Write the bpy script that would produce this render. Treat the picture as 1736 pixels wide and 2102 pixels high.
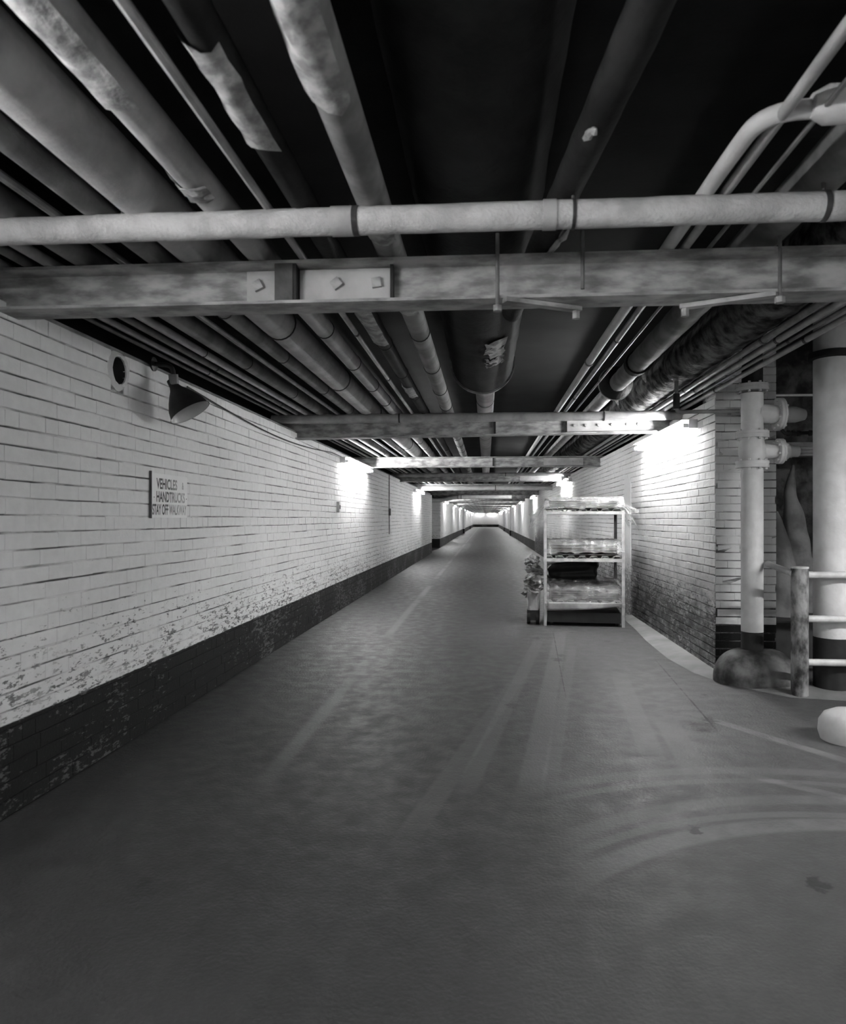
import bpy, bmesh, math, random
from mathutils import Vector, Matrix, noise as mnoise
R = random.Random(7)
scene = bpy.context.scene
for o in list(bpy.data.objects): bpy.data.objects.remove(o)
COL = scene.collection

# ------------------------------------------------------------------ camera, world, exposure
F, PX, PY, VX, H = 1450., 891., 1065., 998., 1.47      # pixels of the 1736 x 2102 frame, metres
TH = math.atan((VX - PX) / F); CT, ST = math.cos(TH), math.sin(TH)
cam = bpy.data.cameras.new('camera'); camo = bpy.data.objects.new('camera', cam); COL.objects.link(camo)
cam.sensor_fit = 'HORIZONTAL'; cam.sensor_width = 36.0; cam.lens = 36.0 * F / 1736.
cam.shift_x = -(PX - 868.) / 1736.; cam.shift_y = (PY - 1051.) / 1736.
cam.clip_start = 0.05; cam.clip_end = 400
camo.location = (0, 0, H); camo.rotation_euler = (math.pi / 2, 0, TH)
cam.dof.use_dof = True; cam.dof.focus_distance = 8.0; cam.dof.aperture_fstop = 4.0
scene.camera = camo
w = bpy.data.worlds.new('world'); scene.world = w; w.use_nodes = True
w.node_tree.nodes['Background'].inputs[0].default_value = (0, 0, 0, 1)
vs = scene.view_settings
vs.view_transform = 'Standard'; vs.look = 'None'; vs.gamma = 1.0; vs.use_curve_mapping = False
vs.exposure = 3.25
TUBE = 26.0          # emission of every fluorescent tube

XL, XR = -2.345, 2.18
ZTOPL, ZTOPR, ZC = 2.535, 2.63, 3.45
YB, YE = -12.0, 128.0

def ray(px, py):
    x = (px - PX) / F; z = (PY - py) / F
    return Vector((x * CT - ST, x * ST + CT, z))
def atz(px, py, z):
    r = ray(px, py); t = (z - H) / r.z; return Vector((r.x * t, r.y * t, z))
def aty(px, py, Y):
    r = ray(px, py); t = Y / r.y; return Vector((r.x * t, Y, H + r.z * t))
def atx(px, py, X):
    r = ray(px, py); t = X / r.x; return Vector((X, r.y * t, H + r.z * t))
def proj(p):
    xc = p[0] * CT + p[1] * ST; d = -p[0] * ST + p[1] * CT
    if d < .1: return None
    return (PX + F * xc / d, PY - F * (p[2] - H) / d, d)

# ------------------------------------------------------------------ materials
class NT:
    def __init__(s, name):
        s.m = bpy.data.materials.new(name); s.m.use_nodes = True
        s.t = s.m.node_tree; s.t.nodes.clear()
        s.out = s.t.nodes.new('ShaderNodeOutputMaterial')
    def n(s, kind, **kw):
        nd = s.t.nodes.new(kind)
        for k, v in kw.items(): setattr(nd, k, v)
        return nd
    def put(s, sock, v):
        if hasattr(v, 'bl_idname') or isinstance(v, bpy.types.NodeSocket): s.t.links.new(v, sock)
        else: sock.default_value = v
    def math(s, op, a, b=0.0, c=None, clamp=False):
        nd = s.n('ShaderNodeMath', operation=op, use_clamp=clamp)
        s.put(nd.inputs[0], a); s.put(nd.inputs[1], b)
        if c is not None: s.put(nd.inputs[2], c)
        return nd.outputs[0]
    def mr(s, v, a, b, c=0.0, d=1.0):
        nd = s.n('ShaderNodeMapRange', interpolation_type='SMOOTHSTEP')
        for i, x in enumerate((v, a, b, c, d)): s.put(nd.inputs[i], x)
        return nd.outputs[0]
    def noise(s, vec, scale, detail=4, rough=.55):
        nd = s.n('ShaderNodeTexNoise'); s.put(nd.inputs['Vector'], vec)
        nd.inputs['Scale'].default_value = scale; nd.inputs['Detail'].default_value = detail; nd.inputs['Roughness'].default_value = rough
        return nd.outputs['Fac']
    def scaled(s, vec, sc, off=(0, 0, 0)):
        nd = s.n('ShaderNodeMapping'); s.put(nd.inputs['Vector'], vec)
        nd.inputs['Scale'].default_value = sc; nd.inputs['Location'].default_value = off
        return nd.outputs[0]
    def mix(s, f, a, b):          # grey value mix
        return s.math('ADD', s.math('MULTIPLY', a, s.math('SUBTRACT', 1.0, f)), s.math('MULTIPLY', b, f))
    def grey(s, v):
        nd = s.n('ShaderNodeCombineColor')
        for i in range(3): s.put(nd.inputs[i], v)
        return nd.outputs[0]
    def pos(s): return s.n('ShaderNodeNewGeometry').outputs['Position']
    def obj(s): return s.n('ShaderNodeTexCoord').outputs['Object']
    def bsdf(s, v, rough=.7, bump=None, strength=.3, dist=.01, spec=.3, metallic=0.):
        b = s.n('ShaderNodeBsdfPrincipled')
        s.put(b.inputs['Base Color'], s.grey(v)); s.put(b.inputs['Roughness'], rough)
        b.inputs['Specular IOR Level'].default_value = spec; b.inputs['Metallic'].default_value = metallic
        if bump is not None:
            bp = s.n('ShaderNodeBump'); bp.inputs['Strength'].default_value = strength; bp.inputs['Distance'].default_value = dist
            s.put(bp.inputs['Height'], bump); s.t.links.new(bp.outputs[0], b.inputs['Normal'])
        s.t.links.new(b.outputs[0], s.out.inputs[0]); return b

def M(name, lo, hi, scale=6, rough=.7, bump=.15, spec=.3, stretch=(1, 1, 1), metallic=0., bscale=40, dist=.008):
    t = NT(name); v = t.scaled(t.obj(), stretch)
    f = t.mr(t.noise(v, scale), .33, .67)
    t.bsdf(t.mix(f, lo, hi), rough, t.noise(v, bscale), bump, dist, spec, metallic); return t.m

def wall_mat(name, mortar=False, dirty=False, band=.46, chips=1.0):
    t = NT(name); P = t.pos(); sep = t.n('ShaderNodeSeparateXYZ'); t.put(sep.inputs[0], P)
    z = sep.outputs[2]
    long_ = t.scaled(P, (13, 13, 42)); fine = t.noise(long_, 1.0, 7, .68)
    mott = t.noise(P, 1.3, 3); mott2 = t.noise(P, 18, 4)
    white = t.math('ADD', .57, t.math('MULTIPLY', t.math('ADD', mott, mott2), .15))
    # chips of bare brick, more of them towards the floor where carts scrape
    th = t.mr(z, .5, 1.3, .53, .70) if not dirty else t.mr(z, .35, 1.25, .47, .72)
    chip = t.mr(t.math('SUBTRACT', fine, th), -.015, .03)
    big = t.mr(t.noise(P, 2.6, 3), .30, .56) if not dirty else t.mr(t.noise(P, 1.6, 3), .2, .5)
    chip = t.math('MULTIPLY', t.math('MULTIPLY', chip, big), chips)
    bare = t.mix(t.noise(P, 30, 3), .05, .30)
    v = t.mix(chip, white, bare)
    if dirty:
        g = t.math('MULTIPLY', t.mr(t.math('ADD', z, t.math('MULTIPLY', t.noise(P, 1.4, 4), .9)), .75, 1.75, 1.0, .0), .93)
        g = t.math('MULTIPLY', g, t.mr(t.noise(t.scaled(P, (4, 4, 12)), 1.2, 5), .25, .62, .55, 1.0))
        v = t.mix(g, v, t.mix(t.noise(P, 14, 4), .015, .12))
    else:
        edge = t.math('ADD', z, t.math('MULTIPLY', t.math('SUBTRACT', t.noise(P, 12, 3), .5), .012))
        bm_ = t.mr(edge, band - .004, band + .004, 1.0, 0.0)
        bt = t.mr(t.math('SUBTRACT', fine, t.mr(t.noise(P, 1.1, 2), .35, .65, .49, .66)), -.02, .05)
        blk = t.mix(t.math('MULTIPLY', bt, chips), .010, .095)
        v = t.mix(bm_, v, blk)
    if mortar:
        k = t.mr(t.noise(t.scaled(P, (1.6, 1.6, 11)), 1.0, 5, .6), .40, .62, .12, .95)
        v = t.math('MULTIPLY', v, k)
    t.bsdf(v, .75, t.noise(P, 55, 5), .35, .006, .25); return t.m

m_wall = wall_mat('white painted brick'); m_mort = wall_mat('painted mortar', mortar=True)
m_wallR = wall_mat('worn painted brick', dirty=True); m_mortR = wall_mat('worn painted mortar', mortar=True, dirty=True)

m_wallP = wall_mat('pier painted brick', chips=.12); m_mortP = wall_mat('pier mortar', mortar=True, chips=.12)

def circ(a, b, c):
    ax, ay = a; bx, by = b; cx, cy = c
    d = 2 * (ax * (by - cy) + bx * (cy - ay) + cx * (ay - by))
    ux = ((ax**2 + ay**2) * (by - cy) + (bx**2 + by**2) * (cy - ay) + (cx**2 + cy**2) * (ay - by)) / d
    uy = ((ax**2 + ay**2) * (cx - bx) + (bx**2 + by**2) * (ax - cx) + (cx**2 + cy**2) * (bx - ax)) / d
    return ux, uy, math.hypot(ax - ux, ay - uy)

def floor_mat():
    t = NT('worn asphalt floor'); P = t.pos(); s = t.n('ShaderNodeSeparateXYZ'); t.put(s.inputs[0], P); X, Y = s.outputs[0], s.outputs[1]
    n1 = t.noise(P, .7, 5); n2 = t.noise(P, 7, 5, .6); n3 = t.noise(P, 60, 4); nl = t.noise(t.scaled(P, (3, .35, 1)), 1.4, 4)
    base = t.math('ADD', -.004, t.math('MULTIPLY', t.math('ADD', t.math('ADD', n1, n2), t.math('ADD', nl, n3)), .0185))
    # foreground shade put into the colour: darker to the left, paler to the right
    lit_side = t.mr(t.math('ADD', X, t.math('MULTIPLY', t.math('SUBTRACT', n1, .5), .5)), -.5, 1.3)
    base = t.math('ADD', base, t.math('MULTIPLY', lit_side, .05))
    light = 0.0
    def add(mask, amt, wear=None):
        nonlocal base
        wv = wear if wear is not None else t.mr(n2, .3, .62, .25, 1.0)
        base = t.math('ADD', base, t.math('MULTIPLY', t.math('MULTIPLY', mask, wv), amt))
    def yr(a, b, f=.25): return t.math('MULTIPLY', t.mr(Y, a - f, a + f), t.mr(Y, b - f, b + f, 1.0, 0.0))
    def line(ax, ay, bx, by, wd, soft=.03):
        l = math.hypot(bx - ax, by - ay); nx, ny = (by - ay) / l, -(bx - ax) / l; c = nx * ax + ny * ay
        d = t.math('ABSOLUTE', t.math('SUBTRACT', t.math('ADD', t.math('MULTIPLY', X, nx), t.math('MULTIPLY', Y, ny)), c))
        lo, hi = min(ay, by), max(ay, by)
        return t.math('MULTIPLY', t.mr(d, wd, wd + soft, 1.0, 0.0), yr(lo, hi))
    def arc(a, b, c, wd, soft=.025):
        ux, uy, r = circ(a, b, c)
        dx = t.math('SUBTRACT', X, ux); dy = t.math('SUBTRACT', Y, uy)
        d = t.math('SQRT', t.math('ADD', t.math('MULTIPLY', dx, dx), t.math('MULTIPLY', dy, dy)))
        return t.math('MULTIPLY', t.mr(t.math('ABSOLUTE', t.math('SUBTRACT', d, r)), wd, wd + soft, 1.0, 0.0), t.math('MULTIPLY', t.mr(Y, uy - .1, uy + .6), t.mr(t.math('ADD', X, t.math('MULTIPLY', n1, .5)), .45, .95)))
    # the worn centre stripe, in dashes of paint
    gap = t.mr(t.noise(t.scaled(P, (0, .32, 0), (0, 3.1, 0)), 1.0, 2), .4, .55, .12, 1.0)
    add(t.mr(t.math('ABSOLUTE', t.math('ADD', X, 1.235)),   .02, .085, 1.0, 0.0), .075, t.math('MULTIPLY', t.math('MULTIPLY', gap, t.mr(Y, 3.1, 3.7)), t.mr(n2, .25, .6, .3, 1.0)))
    # tyre arcs turning into the side passage
    for a in (((.314, 2.829), (.905, 3.321), (1.313, 3.476)),): add(arc(*a, .045, .04), .085)
    add(arc((.364, 3.281), (1.006, 3.695), (1.7, 3.83), .03, .05), .06); add(arc((.325, 3.882), (.909, 4.148), (1.7, 4.25), .03, .05), .055)
    add(arc((.30, 3.05), (.95, 3.5), (1.6, 3.64), .02), .06); add(arc((.3, 3.7), (.95, 4.0), (1.7, 4.08), .02), .06)
    # straight cart tracks
    for a, am in (((.64, 8.7, -.10, 3.9, .045), .04), ((.966, 9.3, .243, 3.9, .06), .05), ((.968, 8.1, .359, 4.0, .03), .04),
                  ((.30, 6.6, -.35, 3.3, .05), .03), ((1.633, 5.323, 2.2, 4.43, .03), .10), ((1.55, 4.13, 1.9, 3.86, .025), .09),
                  ((1.25, 6.8, 1.02, 4.4, .06), .03), ((1.30, 5.2, 1.22, 4.2, .07), .04)): add(line(*a), am)
    # cracks and oil
    cr = t.math('ADD', line(1.75, 7.4, 1.60, 5.1, .002, .010), line(.86, 9.2, .66, 6.0, .001, .008), clamp=True)
    spots = t.mr(t.noise(P, 3.1, 2), .70, .76)
    dark = t.math('ADD', t.math('MULTIPLY', cr, t.mr(n2, .35, .5)), t.math('MULTIPLY', spots, .7), clamp=True)
    for cx, cy, r in ((.74, 7.45, .07), (.80, 7.7, .05), (1.52, 5.12, .10), (1.63, 5.3, .06), (.98, 3.42, .035), (.20, 5.6, .06), (.62, 8.75, .05), (1.45, 8.6, .05), (1.33, 2.95, .05), (-1.7, 5.0, .06)):
        ddx = t.math('SUBTRACT', X, cx); ddy = t.math('MULTIPLY', t.math('SUBTRACT', Y, cy), .6)
        dd = t.math('SQRT', t.math('ADD', t.math('MULTIPLY', ddx, ddx), t.math('MULTIPLY', ddy, ddy)))
        dark = t.math('ADD', dark, t.mr(t.math('ADD', dd, t.math('MULTIPLY', t.math('SUBTRACT', t.noise(P, 22, 3), .5), .12)), r * .5, r, .75, 0.0), clamp=True)
    v = t.mix(dark, base, .02)
    bump = t.math('ADD', t.math('MULTIPLY', n3, .6), t.math('MULTIPLY', n2, 1.0))
    t.bsdf(v, t.mr(n2, .3, .7, .46, .64), bump, .5, .012, .3); return t.m

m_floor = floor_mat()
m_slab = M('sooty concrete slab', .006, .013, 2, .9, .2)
m_conc = M('grey concrete', .22, .36, 3, .8, .3)
m_apron = M('pale concrete apron', .15, .24, 2, .75, .25)
m_rough = M('sooty rubble', .02, .11, 4, .9, .8, dist=.03, bscale=18)
m_mound = M('scuffed dark concrete', .03, .17, 5, .8, .5)
m_plaster = M('grey plaster', .07, .22, 2.5, .85, .4)
m_beam = M('flaking painted steel', .18, .46, 9, .6, .6, stretch=(.6, 1, 1.6), bscale=30, dist=.006)
m_plate = M('pale painted plate', .40, .52, 5, .55, .15)
m_beamd = M('dark painted steel', .05, .10, 7, .6, .2)
m_wrapL = M('pale pipe wrap', .34, .50, 5, .7, .25)
m_wrapM = M('grey pipe wrap', .14, .26, 5, .7, .25)
m_wrapD = M('dark pipe wrap', .008, .022, 5, .75, .35)
m_crumb = M('crumbling lagging', .006, .16, 9, .95, .6, bscale=22, dist=.02)
m_steel = M('painted steel pipe', .30, .44, 6, .45, .12)
m_coarse = M('granular white paint', .40, .56, 9, .7, .7, bscale=70, dist=.006)
m_thin = M('dull conduit', .12, .20, 8, .45, .08)
m_white = M('white painted iron', .54, .64, 6, .55, .2)
m_black = M('black painted iron', .018, .03, 6, .45, .1)
m_band = M('dark pipe band', .03, .06, 6, .5, .1)
m_torn = M('torn white lagging', .22, .5, 14, .9, .6, bscale=30)
m_rust = M('scabby painted post', .03, .32, 11, .7, .4, stretch=(1, 1, .6))
m_rail = M('white handrail paint', .45, .62, 8, .4, .1)
m_house = M('lamp housing enamel', .60, .70, 5, .4, .05)
m_shadein = M('grey enamel', .38, .46, 5, .3, .03, spec=.6)
m_lens = M('pale glass bulb', .7, .8, 5, .15, .02, spec=.6)
m_sign = M('white sign enamel', .76, .82, 4, .45, .05)
m_cart = M('pale cart steel', .34, .50, 9, .5, .15)
m_cloth = M('grey folded linen', .12, .22, 5, .9, .3)
m_darkcloth = M('black plastic sack', .012, .02, 5, .35, .3)
m_linen = M('crumpled white linen', .20, .42, 6, .9, .4)
m_canvas = M('pale canvas', .28, .42, 6, .85, .2)

def emit(name, st):
    t = NT(name); e = t.n('ShaderNodeEmission'); e.inputs[0].default_value = (1, 1, 1, 1); e.inputs[1].default_value = st
    t.t.links.new(e.outputs[0], t.out.inputs[0]); return t.m
m_tube = emit('lit tube', TUBE)

def film():
    t = NT('clear plastic film'); P = t.obj()
    b = t.bsdf(.45, .11, t.noise(P, 9, 5), .6, .03, .8)
    tr = t.n('ShaderNodeBsdfTransparent'); mx = t.n('ShaderNodeMixShader')
    t.put(mx.inputs[0], t.mr(t.noise(t.scaled(P, (2, 5, 5)), 3, 4), .35, .65, .16, .48))
    t.t.links.new(tr.outputs[0], mx.inputs[1]); t.t.links.new(b.outputs[0], mx.inputs[2]); t.t.links.new(mx.outputs[0], t.out.inputs[0]); return t.m
m_film = film()

def ink():
    t = NT('faded sign paint'); s = t.n('ShaderNodeSeparateXYZ'); P = t.obj(); t.put(s.inputs[0], P)
    v = t.mix(t.mr(t.math('ADD', s.outputs[0], t.math('MULTIPLY', t.noise(P, 30, 3), .1)), .22, .56), .06, .36)
    t.bsdf(v, .6); return t.m
m_ink = ink()

# ------------------------------------------------------------------ mesh helpers
def tag(o, label=None, cat=None, group=None, kind=None):
    if label: o['label'] = label
    if cat: o['category'] = cat
    if group: o['group'] = group
    if kind: o['kind'] = kind
    return o
def empty(name, loc, rz=0.):
    o = bpy.data.objects.new(name, None); COL.objects.link(o); o.location = loc; o.rotation_euler = (0, 0, rz); o.empty_display_size = .1; return o
def link(name, me, parent=None, loc=(0, 0, 0), rot=(0, 0, 0)):
    o = bpy.data.objects.new(name, me); COL.objects.link(o); o.location = loc; o.rotation_euler = rot
    if parent: o.parent = parent
    return o
class MB:
    def __init__(s): s.v = []; s.f = []
    def add(s, vs, fs):
        k = len(s.v); s.v += [tuple(v) for v in vs]; s.f += [tuple(i + k for i in f) for f in fs]; return s
    def box(s, a, b, mtx=None):
        x0, y0, z0 = a; x1, y1, z1 = b
        vs = [(x0, y0, z0), (x1, y0, z0), (x1, y1, z0), (x0, y1, z0), (x0, y0, z1), (x1, y0, z1), (x1, y1, z1), (x0, y1, z1)]
        if mtx: vs = [tuple(mtx @ Vector(v)) for v in vs]
        return s.add(vs, [(0, 3, 2, 1), (4, 5, 6, 7), (0, 1, 5, 4), (1, 2, 6, 5), (2, 3, 7, 6), (3, 0, 4, 7)])
    def tube(s, pts, rad, n=14, caps=True, rough=0., seed=0, rs=5.):
        pts = [Vector(p) for p in pts]; rads = rad if isinstance(rad, (list, tuple)) else [rad] * len(pts)
        t0 = (pts[1] - pts[0]).normalized(); up = Vector((0, 0, 1)) if abs(t0.z) < .9 else Vector((1, 0, 0))
        u = t0.cross(up).normalized(); vs = []; m = len(pts)
        for i, p in enumerate(pts):
            t = (pts[min(i + 1, m - 1)] - pts[max(i - 1, 0)]).normalized()
            u = (u - t * u.dot(t)).normalized(); wv = t.cross(u)
            for k in range(n):
                a = 2 * math.pi * k / n; d = u * math.cos(a) + wv * math.sin(a); r = rads[i]
                if rough: r *= 1 + rough * mnoise.noise((p + d * rads[i]) * rs + Vector((seed, 0, 0)))
                vs.append(p + d * r)
        fs = [(i * n + k, i * n + (k + 1) % n, (i + 1) * n + (k + 1) % n, (i + 1) * n + k) for i in range(m - 1) for k in range(n)]
        if caps: fs += [tuple(range(n - 1, -1, -1)), tuple((m - 1) * n + k for k in range(n))]
        return s.add(vs, fs)
    def lathe(s, prof, n=28, mtx=None, close=False):   # prof: (r, z)
        vs = []
        for r, z in prof:
            for k in range(n):
                a = 2 * math.pi * k / n; v = Vector((r * math.cos(a), r * math.sin(a), z)); vs.append(mtx @ v if mtx else v)
        m = len(prof); rng = m if close else m - 1
        fs = [(i * n + k, i * n + (k + 1) % n, ((i + 1) % m) * n + (k + 1) % n, ((i + 1) % m) * n + k) for i in range(rng) for k in range(n)]
        if not close: fs += [tuple(range(n - 1, -1, -1)), tuple((m - 1) * n + k for k in range(n))]
        return s.add(vs, fs)
    def mesh(s, name, mat, smooth=True, ang=40):
        me = bpy.data.meshes.new(name); me.from_pydata(s.v, [], s.f); me.update()
        bm = bmesh.new(); bm.from_mesh(me); bmesh.ops.recalc_face_normals(bm, faces=bm.faces); bm.to_mesh(me); bm.free()
        if smooth:
            me.polygons.foreach_set('use_smooth', [True] * len(me.polygons))
            try: me.set_sharp_from_angle(angle=math.radians(ang))
            except Exception: pass
        if mat: me.materials.append(mat)
        return me
    def build(s, name, mat, parent=None, loc=(0, 0, 0), rot=(0, 0, 0), smooth=True):
        return link(name, s.mesh(name, mat, smooth), parent, loc, rot)
def struct(o): o['kind'] = 'structure'; return o
def lerp_pts(a, b, n):
    a, b = Vector(a), Vector(b); return [a.lerp(b, i / n) for i in range(n + 1)]
def bend(pts, r=.1, n=6):          # round the corners of a polyline
    pts = [Vector(p) for p in pts]; out = [pts[0]]
    for i in range(1, len(pts) - 1):
        p = pts[i]; a = (pts[i - 1] - p); b = (pts[i + 1] - p); ra = min(r, a.length * .49, b.length * .49)
        A = p + a.normalized() * ra; B = p + b.normalized() * ra
        for k in range(n + 1):
            t = k / n; out.append(A * (1 - t)**2 + p * 2 * t * (1 - t) + B * t * t)
    return out + [pts[-1]]
def ring(name, c, axis, r, wd, mat, parent, n=16):
    a = Vector(axis).normalized() * wd / 2; c = Vector(c)
    return MB().tube([c - a, c + a], r, n).build(name, mat, parent)

# ------------------------------------------------------------------ floor and ceiling
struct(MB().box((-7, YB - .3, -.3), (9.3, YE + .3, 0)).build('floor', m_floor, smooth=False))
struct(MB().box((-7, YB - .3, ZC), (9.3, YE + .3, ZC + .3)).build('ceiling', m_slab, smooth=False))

# ------------------------------------------------------------------ brick walls
def brick_mesh(name, L, hh, mat, rr, gap=None):
    g = .002; j = lambda a: rr.uniform(-a, a)
    gap = gap if gap is not None else rr.choice((0, 0, 0, .001, .003)); L -= gap; xi = .004 if gap > .002 else .0008
    x0, x1, z0, z1 = -L / 2, L / 2, -hh / 2, hh / 2
    outer = [(x0, z0 + j(.0016)), (x1, z0 + j(.0016)), (x1, z1 + j(.0016)), (x0, z1 + j(.0016))]
    cen = 0.; d = [j(.0009) for _ in range(4)]
    front = [(x * (1 - xi / L), d[i] - .0015, z * (1 - .006 / hh)) for i, (x, z) in enumerate(outer)]
    mid = [(x, d[i] + .0015, z) for i, (x, z) in enumerate(outer)]
    back = [(x, .016, z) for x, z in outer]
    fs = [(0, 1, 2, 3)]
    for k in range(4):
        q = (k + 1) % 4; fs += [(k, 4 + k, 4 + q, q), (4 + k, 8 + k, 8 + q, 4 + q)]
    return front + mid + back, fs

def brick_wall(name, p0, ang, length, height, course, L, mat, mort, u0, u1, single=300, thick=.3, hole=None, zmax=None, seed=1):
    """wall body at p0, running along local +x, its face at local y = 0 towards -y; bricks between u0 and u1"""
    rr = random.Random(seed)
    body = MB(); yb = .007
    def slab(a, b, y):
        if b - a > 1e-4: body.box((a, y, 0), (b, thick, height))
    ends = MB()
    for a_, b_ in ((0, u0), (u1, length)):
        if b_ - a_ > 1e-4: ends.box((a_, 0, 0), (b_, thick, height))
    if hole:
        hu, hz, hr = hole; q = hr * 1.0
        body.box((u0, yb, 0), (hu - q, thick, height)); body.box((hu + q, yb, 0), (u1, thick, height))
        body.box((hu - q, yb, 0), (hu + q, thick, hz - q)); body.box((hu - q, yb, min(hz + q, height - .001)), (hu + q, thick, height))
    else: slab(u0, u1, yb)
    o = struct(body.build(name, mort, None, (p0[0], p0[1], 0), (0, 0, ang), smooth=False))
    if ends.v: ends.build('plain_wall', m_wall, o, smooth=False)
    variants = {}
    for kind, ln in (('s', L), ('h', L / 2)):
        variants[kind] = [brick_mesh('brick', ln - .0004, course - .008, mat, rr) for _ in range(12)]
    meshes = {}
    allb = []; rows = int(height / course + .001); bonds = 6
    for r in range(rows):
        head = (r % bonds == 4); ln = L / 2 if head else L
        u = u0 - (rr.random() * ln if True else 0); zc = (r + .5) * course
        while u < u1:
            if u >= u0 - .001 and u + ln <= u1 + .001:
                a, b, kind = u, u + ln, 'h' if head else 's'
            else:
                a, b = max(u, u0), min(u + ln, u1); kind = None
            parts = [(a, b)]
            if hole:
                hr = hole[2] * 1.04; dzz = max(0, abs(zc - hole[1]) - course / 2)
                if dzz < hr:
                    wv = math.sqrt(hr * hr - dzz * dzz); p0_, p1_ = hole[0] - wv, hole[0] + wv
                    if a < p1_ and b > p0_: parts = [(a, min(b, p0_)), (max(a, p1_), b)]; kind = None
            for a, b in parts:
                if b - a > .02: allb.append(((a + b) / 2, zc, kind, b - a))
            u += ln
    ca, sa = math.cos(ang), math.sin(ang)
    nrm = Vector((sa, -ca, 0))
    def score(b):
        P = Vector((p0[0] + ca * b[0], p0[1] + sa * b[0], b[1])); q = proj(P)
        if not q or not (-20 < q[0] < 1756 and -20 < q[1] < 2122): return 0
        vd = (camo.location - P); return max(0, nrm.dot(vd.normalized())) * b[3] / q[2]**2
    allb.sort(key=score, reverse=True)
    rest = MB()
    for i, (c, zc, kind, ln) in enumerate(allb):
        wob = .0022 * math.sin(c * 2.1 + zc * 9) + rr.uniform(-.0008, .0008)
        dep = rr.uniform(-.0014, .0012); tilt = rr.uniform(-.006, .006)
        if i < single and kind:
            k = (kind, rr.randrange(12))
            if k not in meshes:
                vs_, fs_ = variants[kind][k[1]]; mb = MB().add(vs_, fs_); meshes[k] = mb.mesh('brick', mat, False)
            link('brick', meshes[k], o, (c, dep, zc + wob), (0, tilt * .6, 0))
        else:
            vs_, fs_ = variants[kind][rr.randrange(12)] if kind else brick_mesh('b', ln - .001, course - .009, mat, rr, 0)
            rest.add([(x + c, y + dep, z + zc + wob + x * tilt * -.6) for x, y, z in vs_], fs_)
    if rest.v: tag(rest.build('brickwork', mat, o, smooth=False), kind='stuff')
    return o

HOLE_Y, HOLE_Z, HOLE_R = 4.35, 2.415, .088
wl = brick_wall('wall_left', (XL, YB), math.pi / 2, 30.38 - YB, ZTOPL, ZTOPL / 29, .215, m_wall, m_mort, 2.6 - YB, 30.38 - YB, hole=(HOLE_Y - YB, HOLE_Z, HOLE_R), seed=3)
wr = brick_wall('wall_right', (XR, 60.), -math.pi / 2, 60. - 6.93, ZTOPR, ZTOPR / 34, .205, m_wallR, m_mortR, 60. - 32., 60. - 6.93, seed=5, thick=.56)
wp = brick_wall('wall_pier', (XR + .004, 6.93), 0., .56, ZC, ZC / 45, .205, m_wallP, m_mortP, 0., .56, seed=8, thick=.4)

# broken mortar collar and the dark bore of the hole in the left wall
def hole_ring():
    rr = random.Random(4); n = 26; vs = []; fs = []
    for j in range(n):
        a = 2 * math.pi * j / n; ca, sa = math.cos(a), math.sin(a)
        k1 = HOLE_R * (1 + rr.uniform(-.05, .05)); k2 = HOLE_R * 1.16 * (1 + rr.uniform(-.04, .05)); k3 = HOLE_R * 1.42 * (1 + rr.uniform(-.03, .05))
        zt = lambda z: min(z, ZTOPL - HOLE_Z)
        vs += [(.012, k1 * ca, zt(k1 * sa)), (.022 + rr.uniform(-.004, .006), k2 * ca, zt(k2 * sa)), (-.004, k3 * ca, zt(k3 * sa)), (-.01, k1 * ca, zt(k1 * sa))]
    for j in range(n):
        q = (j + 1) % n
        for a, b in ((0, 1), (1, 2), (0, 3)): fs.append((4 * j + a, 4 * q + a, 4 * q + b, 4 * j + b))
    mb = MB().add(vs, fs); o = mb.build('mortar_collar', m_wall, None, (XL, HOLE_Y, HOLE_Z))
    tag(o, 'ragged round mortar collar around the pipe hole high in the white brick wall', 'hole')
    MB().lathe([(HOLE_R * .985, -.27), (HOLE_R * .985, 0.002), (HOLE_R * .96, 0.002), (HOLE_R * .96, -.26)], 26, Matrix.Rotation(math.pi / 2, 4, 'Y'), close=True).build('sleeve', m_black, o)
hole_ring()

def wall_box(name, a, b, mat): return struct(MB().box(a, b).build(name, mat, smooth=False))
# set-back upper walls in the dark pipe space above the brickwork
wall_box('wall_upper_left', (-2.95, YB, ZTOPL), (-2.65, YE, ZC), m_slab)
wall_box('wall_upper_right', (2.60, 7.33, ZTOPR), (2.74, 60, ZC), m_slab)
MB().box((-2.65, YB, ZTOPL - .3), (XL - .3, 30.38, ZTOPL - .001))
wall_box('wall_ledge_left', (-2.66, YB, 2.2), (XL - .3, 30.38, ZTOPL), m_slab)
# left side passage (30.4 - 35.7 m) and the wall beyond it
wall_box('wall_passage_left', (-7, 30.1, 0), (-2.66, 30.38, ZC), m_wall)
wall_box('wall_passage_end', (-7.0, 30.38, 0), (-6.7, 35.7, ZC), m_wall)
brick_wall('wall_left_far', (-6.7, 35.7), 0., 4.36, ZC, ZC / 40, .215, m_wall, m_mort, 3.0, 4.36, single=0, seed=9)
wall_box('wall_left_beyond', (-2.65, 36.0, 0), (XL, YE, ZTOPL), m_wall)
wall_box('wall_right_far', (2.16, 60, 0), (2.74, YE, ZTOPR), m_wall)
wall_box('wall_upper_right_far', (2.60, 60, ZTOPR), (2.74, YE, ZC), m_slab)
wall_box('wall_end', (-2.65, YE - 1, 0), (2.74, YE, ZC), m_wall)
wall_box('wall_back', (-2.65, YB - .3, 0), (9.3, YB, ZC), m_wall)
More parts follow.
